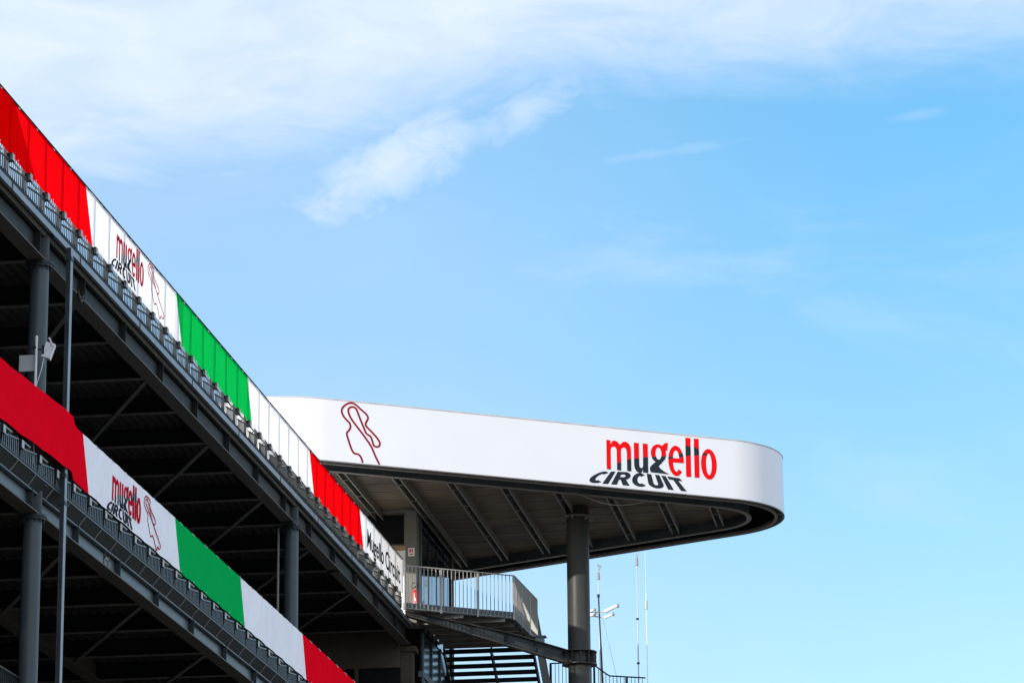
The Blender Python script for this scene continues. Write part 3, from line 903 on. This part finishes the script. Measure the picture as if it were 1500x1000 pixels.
# slack cable below the soffit
cb = thing('cable', 'thin slack cable looping below the soffit of the white canopy', 'cable', (-10.6, 92.2, 22.9))
q = MB(); pts = []
for i in range(15):
    t = i / 14
    pts.append((-11.3 + 2.1 * t, 91.35 + 1.3 * t, 23.05 - 0.28 * math.sin(math.pi * t)))
q.path(pts, 0.010, 6); q.build('cable', 'galv', cb)

# ------------------------------------------------------------------ control tower behind the balcony
tw = thing('tower', 'grey tower block under the canopy with a dark window and a glass side', 'building', (-18, 97, 0))
w = MB()
w.box(-24, -18.25, 93.9, 94.1, 19.9, 23.28); w.box(-18.25, -16.42, 93.9, 94.1, 23.20, 23.28); w.box(-18.25, -16.42, 93.9, 94.1, 19.9, 22.14)
w.build('front_wall', 'pillar', tw)
w = MB(); w.box(-18.9, -16.42, 93.86, 93.898, 20.0, 22.13); w.build('white_panel', 'white_paint', tw)
w = MB(); w.box(-18.9, -16.42, 93.80, 93.899, 22.14, 22.25); w.build('sill', 'wood', tw)
w = MB(); w.box(-18.25, -16.42, 93.98, 94.0, 22.25, 23.19); wi = w.build('window', 'black', tw)
w = MB(); w.box(-18.25, -18.15, 93.86, 93.96, 22.26, 23.19); w.box(-17.72, -17.62, 93.86, 93.96, 22.26, 23.19); w.box(-16.52, -16.42, 93.86, 93.96, 22.26, 23.19)
w.box(-18.149, -16.521, 93.86, 93.96, 22.26, 22.31); w.build('window_frame', 'pillar', wi)
w = MB(); w.box(-24, -16.04, 93.72, 93.89, 23.20, 23.29); w.build('lintel', 'soffit_beam', tw)
w = MB(); w.box(-16.41, -16.09, 93.45, 94.12, 19.9, 23.19); w.build('pillar', 'pillar', tw)
w = MB(); w.box(-16.085, -16.04, 93.98, 94.08, 19.9, 23.19); w.build('corner_post', 'steel_web', tw)
w = MB(); w.box(-16.12, -16.08, 94.13, 99.4, 19.9, 23.28); w.build('glass_wall', 'dark_glass', tw)
w = MB()
for y in (95.4, 96.8, 98.1): w.box(-16.079, -16.06, y, y + 0.05, 19.95, 23.2)
w.box(-16.079, -16.05, 94.1, 99.4, 23.2, 23.27)
w.build('mullion', 'steel_dark', tw)
w = MB(); w.box(-16.3, -16.03, 99.41, 99.75, 0, 23.28); w.build('pillar', 'brown_wall', tw)
w = MB(); w.box(-24, -16.13, 99.5, 99.7, 0, 23.28); w.box(-24, -23.8, 94.1, 99.5, 0, 23.28); w.build('rear_wall', 'brown_wall', tw)
w = MB(); w.box(-16.14, -16.10, 94.4, 99.4, 8.0, 18.55); w.box(-16.14, -16.10, 94.4, 99.4, 18.75, 19.85); w.build('lower_glass', 'blue_glass', tw)
w = MB(); w.box(-16.2, -16.06, 94.4, 99.4, 18.56, 18.74)
for y in (94.4, 95.9, 97.4, 98.9): w.box(-16.099, -16.05, y, y + 0.06, 18.75, 19.84); w.box(-16.099, -16.05, y, y + 0.06, 8, 18.55)
w.build('lower_frame', 'steel_web', tw)
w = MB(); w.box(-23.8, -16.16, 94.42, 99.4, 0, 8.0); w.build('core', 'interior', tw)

# notice on the pillar
ns = thing('notice_sign', 'small white notice with a red pictogram fixed to the grey pillar', 'sign', (-16.22, 93.44, 21.95))
q = MB(); q.box(-16.33, -16.14, 93.432, 93.446, 21.86, 22.10); q.build('plate', 'sign_white', ns)
q = MB(); q.box(-16.295, -16.245, 93.426, 93.431, 21.97, 22.07); q.box(-16.285, -16.19, 93.426, 93.431, 21.90, 21.93); q.box(-16.22, -16.19, 93.426, 93.431, 21.97, 22.07); q.build('pictogram', 'ext_red', ns)

# fire extinguisher
fe = thing('fire_extinguisher', 'red fire extinguisher with black hose standing at the foot of the grey pillar', 'extinguisher', (-15.96, 92.5, 20.20))
q = MB(); prof = [(0.0, 20.20), (0.082, 20.205), (0.085, 20.23), (0.085, 20.58), (0.075, 20.64), (0.045, 20.68), (0.028, 20.70), (0.028, 20.73), (0.0, 20.735)]
for (r0, z0), (r1, z1) in zip(prof[:-1], prof[1:]): q.tube((-15.96, 92.5, z0), (-15.96, 92.5, z1), max(r0, .0005), max(r1, .0005), 20, False)
q.build('body', 'ext_red', fe)
q = MB(); q.box(-15.975, -15.925, 92.412, 92.4145, 20.36, 20.44); q.build('label_plate', 'sign_white', fe)
q = MB(); q.box(-15.98, -15.94, 92.47, 92.53, 20.735, 20.78); q.bar((-15.96, 92.5, 20.79), (-15.86, 92.47, 20.83), 0.02, 0.012); q.build('valve', 'black', fe)
q = MB(); q.path([(-15.97 + 0.085 * math.cos(t), 92.46, 20.80 + 0.085 * math.sin(t)) for t in [i * math.pi / 7 - 0.5 for i in range(12)]], 0.012, 8); q.build('hose', 'black', fe)

# ------------------------------------------------------------------ balcony in front of the tower
bal = thing('balcony', 'steel balcony platform under the canopy on a sloping beam that reaches the thick column', 'balcony', (-14.5, 96, 20))
BP = [(-16.2, 91.94), (-13.39, 93.9), (-13.22, 97.4)]
q = MB(); q.prism([(-16.18, 91.98), (-13.42, 93.92), (-13.25, 97.4), (-13.3, 97.9), (-16.0, 97.9)], 20.12, 20.17); q.build('floor', 'galv_dark', bal)
q = MB()
for a, b_ in zip(BP[:-1], BP[1:]):
    q.bar((a[0], a[1], 20.13), (b_[0], b_[1], 20.13), 0.02, 0.20); q.bar((a[0], a[1], 20.035), (b_[0], b_[1], 20.035), 0.07, 0.012)
q.build('edge_channel', 'steel_web', bal)
y = 93.0
while y < 97.6:
    xr = -16.0 + (y - 91.94) / 1.96 * 2.81 - 0.2 if y < 93.85 else -13.45
    q = MB(); ibeam(q, -16.0, min(xr, -13.45), y, 19.93, 20.11, 0.10, 0.012, 0.01, 'x'); q.build('joist', 'soffit_beam', bal); y += 0.75
q = MB()
p0, p1 = Vector((-16.25, 92.52, 19.98)), Vector((-11.86, 94.34, 18.78))
N = 10
fl = MB()
cv = lambda t: p0.lerp(p1, t)
dep = lambda t: min(0.34, 0.11 + 0.36 * t)
for i in range(N):
    t0, t1 = i / N, (i + 1) / N
    a, b_ = cv(t0), cv(t1)
    za, zb_ = Vector((0, 0, dep(t0))), Vector((0, 0, dep(t1)))
    nn = Vector((-(b_ - a).y, (b_ - a).x, 0)).normalized() * 0.01
    q.add([a - nn, b_ - nn, b_ - nn + zb_, a - nn + za, a + nn, b_ + nn, b_ + nn + zb_, a + nn + za], [(0, 1, 2, 3), (4, 7, 6, 5), (0, 4, 5, 1), (3, 2, 6, 7), (0, 3, 7, 4), (1, 5, 6, 2)])
    lo_ = Vector((0, 0, -0.012)); fl.bar(a + lo_, b_ + lo_, 0.24, 0.022); fl.bar(a + za - lo_, b_ + zb_ - lo_, 0.24, 0.022)
for t in (0.62, 0.8):
    a = cv(t) + Vector((0, 0, dep(t) / 2)); q.bar(a - Vector((0.04, 0.10, 0.0)), a + Vector((0.04, 0.10, 0)), 0.014, dep(t) - 0.03)
sb = q.build('support_beam', 'steel', bal)
fl.build('flange', 'flange', sb)
a = cv(0.82) + Vector((0, 0, 0.17))
q = MB(); q.box(a.x - 0.12, a.x + 0.12, a.y - 0.1, a.y + 0.1, a.z + 0.185, a.z + 0.33); q.box(a.x - 0.22, a.x + 0.18, a.y - 0.16, a.y + 0.16, a.z + 0.331, a.z + 0.36); q.build('bearing', 'steel_web', bal)

br = thing('balcony_railing', 'pale galvanised railing with flat upright bars round the edge of the balcony', 'railing', (-14.5, 93.5, 20.1))
RT = 21.27
segs = [((-16.17, 91.90), (-13.37, 93.86)), ((-13.36, 93.9), (-13.19, 97.4))]
for si, (a, b_) in enumerate(segs):
    A, B = Vector(a), Vector(b_); L_ = (B - A).length; d = (B - A) / L_; nrm = Vector((d.y, -d.x))
    q = MB(); q.bar((A.x, A.y, RT), (B.x, B.y, RT), 0.045, 0.03); q.build('handrail', 'galv', br)
    q = MB(); q.bar((A.x, A.y, 20.06), (B.x, B.y, 20.06), 0.03, 0.012); q.build('bottom_rail', 'galv', br)
    q = MB(); n = int(L_ / 0.118)
    for i in range(1, n):
        p = A + d * (L_ * i / n)
        q.bar((p.x, p.y, 20.066), (p.x, p.y, RT - 0.016), 0.008, 0.034, (nrm.x, nrm.y, 0))
    q.build('infill', 'galv', br)
    m = 3 if si == 0 else 3
    for i in range(m + 1):
        p = A + d * (L_ * i / m)
        if si == 1 and i == 0: continue
        if si == 0 and i == 0: p = A + d * 0.03
        q = MB(); q.bar((p.x, p.y, 20.0), (p.x, p.y, RT - 0.016), 0.045, 0.045, (nrm.x, nrm.y, 0)); q.build('post', 'galv', br)

# ------------------------------------------------------------------ open stair going down behind the balcony
st = thing('staircase', 'dark open steel staircase seen from below, sky showing between its treads', 'staircase', (-14.7, 98, 18))
for i in range(15):
    q = MB(); yy, zz = 97.95 + 0.285 * i, 19.98 - 0.172 * i
    q.box(-16.0, -13.42, yy, yy + 0.30, zz - 0.035, zz); q.box(-16.0, -13.42, yy + 0.0, yy + 0.02, zz - 0.138, zz - 0.036)
    q.build('tread', 'steel_dark', st)
for xx in (-16.02, -14.62, -13.38):
    q = MB(); q.bar((xx, 97.8, 19.90), (xx, 97.95 + 0.285 * 15, 19.90 - 0.172 * 15.2), 0.05, 0.22); q.build('stringer', 'steel_dark', st)
q = MB()
for i in range(22):
    q.box(-16.0 + 0.08 * i, -15.97 + 0.08 * i, 102.55, 102.58, 17.5, 19.65)
q.box(-16.0, -14.2, 102.54, 102.59, 19.651, 19.69)
q.build('landing_guard', 'steel_dark', st)
for xx in (-13.26,):
    q = MB(); q.bar((xx, 97.45, 21.24), (xx, 102.2, 18.4), 0.045, 0.04); q.build('handrail', 'galv_dark', st)
    q = MB()
    for i in range(34):
        yy = 97.6 + 0.135 * i; zz = 21.24 - (yy - 97.45) * (2.84 / 4.75)
        q.bar((xx, yy, zz - 1.2), (xx, yy, zz - 0.02), 0.008, 0.034, (1, 0, 0))
    q.build('infill', 'galv_dark', st)

lr = thing('landing_railing', 'dark railing of upright bars on the low landing right of the open staircase', 'railing', (-12.2, 101, 19))
q = MB(); q.box(-13.3, -10.4, 100.9, 103.4, 18.62, 18.75); q.build('landing', 'steel_dark', lr)
q = MB(); q.tube((-13.30, 101.0, 20.02), (-12.66, 101.0, 20.02), 0.022, n=8); q.tube((-11.95, 101.0, 19.92), (-11.50, 101.0, 19.58), 0.022, n=8); q.tube((-11.50, 101.0, 19.58), (-10.4, 101.0, 19.48), 0.022, n=8); q.tube((-12.66, 101.0, 20.02), (-11.95, 101.0, 19.92), 0.022, n=8)
q.build('handrail', 'steel_dark', lr)
q = MB(); xx = -13.25
while xx < -10.45:
    z1 = 20.0 if xx < -12.66 else (20.0 - 0.14 * (xx + 12.66) if xx < -11.95 else (19.92 - 0.755 * (xx + 11.95) if xx < -11.5 else 19.58 - 0.09 * (xx + 11.5)))
    q.box(xx - 0.009, xx + 0.009, 100.99, 101.01, 18.751, z1 - 0.01); xx += 0.11
q.build('infill', 'steel_dark', lr)
for xx, z1 in ((-13.28, 20.0), (-12.66, 20.0), (-11.95, 19.9), (-10.98, 19.5)):
    q = MB(); q.box(xx - 0.03, xx + 0.03, 100.95, 100.985, 18.751, z1); q.build('post', 'steel_dark', lr)

# ------------------------------------------------------------------ aerials on the roof further back
an = thing('annex', 'low concrete annex behind the stair on whose roof the aerials stand', 'building', (-12, 112, 0))
q = MB(); q.box(-16, -8, 109, 116, 0, 19.8); q.build('wall', 'concrete', an)
q = MB(); q.box(-16.1, -7.9, 108.9, 116.1, 19.801, 20.0); q.build('roof', 'coping', an)


def aerial(name, label, cat, x, y, zt, r, steps, lean=0.0, tipz=0.0, m='mast_grey', group=None):
    t = thing(name, label, cat, (x, y, 20.0), group)
    q = MB(); z0 = 20.0; H = zt - z0; prev = z0
    rr = r * 0.8
    for i, f in enumerate(steps):
        z1 = z0 + H * f
        q.tube((x + lean * (prev - z0) / H, y, prev), (x + lean * (z1 - z0) / H, y, z1), rr, rr * 0.92, n=10)
        prev = z1; rr *= 0.78
    q.build('pole', m, t)
    if tipz:
        q = MB(); q.tube((x + lean, y, zt), (x + lean, y, zt + tipz), 0.006, n=6); q.build('whip', 'lamp_white', t)
    return t


t = aerial('aerial_mast', 'pale aerial mast nearest the thick column, with bent fittings at its tip', 'mast', -13.10, 112.6, 25.25, 0.040, (0.45, 0.8, 1.0), -0.03, 0, 'mast_grey', 'aerial masts on the roof')
q = MB(); q.tube((-13.13, 112.6, 24.95), (-13.13, 112.6, 25.2), 0.055, 0.04, n=10); q.bar((-13.13, 112.6, 25.25), (-13.05, 112.6, 25.42), 0.05, 0.05); q.box(-13.17, -13.06, 112.57, 112.63, 25.40, 25.47); q.build('fitting', 'galv_dark', t)
t = aerial('camera_mast', 'dark leaning mast carrying white cameras on short arms, beside the pale aerial mast', 'mast', -12.93, 112, 24.22, 0.045, (0.6, 1.0), -0.14, 0, 'steel', 'aerial masts on the roof')
q = MB(); q.tube((-13.07, 112, 24.22), (-13.07, 112, 24.32), 0.05, n=10); q.build('fitting', 'steel', t)
q = MB(); q.bar((-13.4, 112, 23.70), (-12.75, 112, 23.72), 0.05, 0.05); q.bar((-13.35, 112, 23.6), (-12.8, 112, 23.5), 0.04, 0.04); q.build('arm', 'galv', t)
for (xa, za, xb, zb2, r) in ((-12.85, 23.72, -12.42, 23.86, 0.075), (-12.86, 23.50, -12.58, 23.58, 0.06), (-13.42, 23.56, -13.20, 23.62, 0.07), (-13.35, 23.74, -13.2, 23.76, 0.05)):
    q = MB(); r *= 0.85; q.tube((xa, 111.95, za), (xb, 111.8, zb2), r, r * 0.85, n=14); cm_ = q.build('camera_body', 'lamp_white', t)
    q = MB(); q.tube((xb, 111.8, zb2), (xb + 0.05, 111.79, zb2 + 0.01), r * 1.12, n=14); q.build('hood', 'galv_dark', cm_)
q = MB(); q.tube((-12.95, 112, 23.55), (-12.2, 112.3, 20.0), 0.006, n=6); q.build('guy_wire', 'galv_dark', t)
t = aerial('aerial_mast', 'tall pale aerial mast with dark joints, second from the right', 'mast', -11.77, 112, 25.55, 0.042, (0.18, 0.45, 0.72, 1.0), 0.02, 0, 'mast_grey', 'aerial masts on the roof')
q = MB(); q.tube((-11.75, 112, 25.25), (-11.75, 112, 25.5), 0.05, n=10); q.bar((-11.75, 112, 25.5), (-11.72, 112, 25.66), 0.045, 0.045); q.build('fitting', 'galv_dark', t)
q = MB()
for z in (21.9, 23.4): q.tube((-11.765, 112, z), (-11.765, 112, z + 0.06), 0.05, n=10)
q.build('joint', 'steel', t)
t = aerial('aerial_mast', 'thin white whip aerial on a slim mast, the rightmost of the aerials', 'mast', -11.47, 112, 24.3, 0.030, (0.33, 0.6, 1.0), 0.01, 1.55, 'lamp_white', 'aerial masts on the roof')
q = MB(); q.tube((-11.46, 112, 23.75), (-11.46, 112, 24.05), 0.045, n=10); q.build('fitting', 'galv', t)
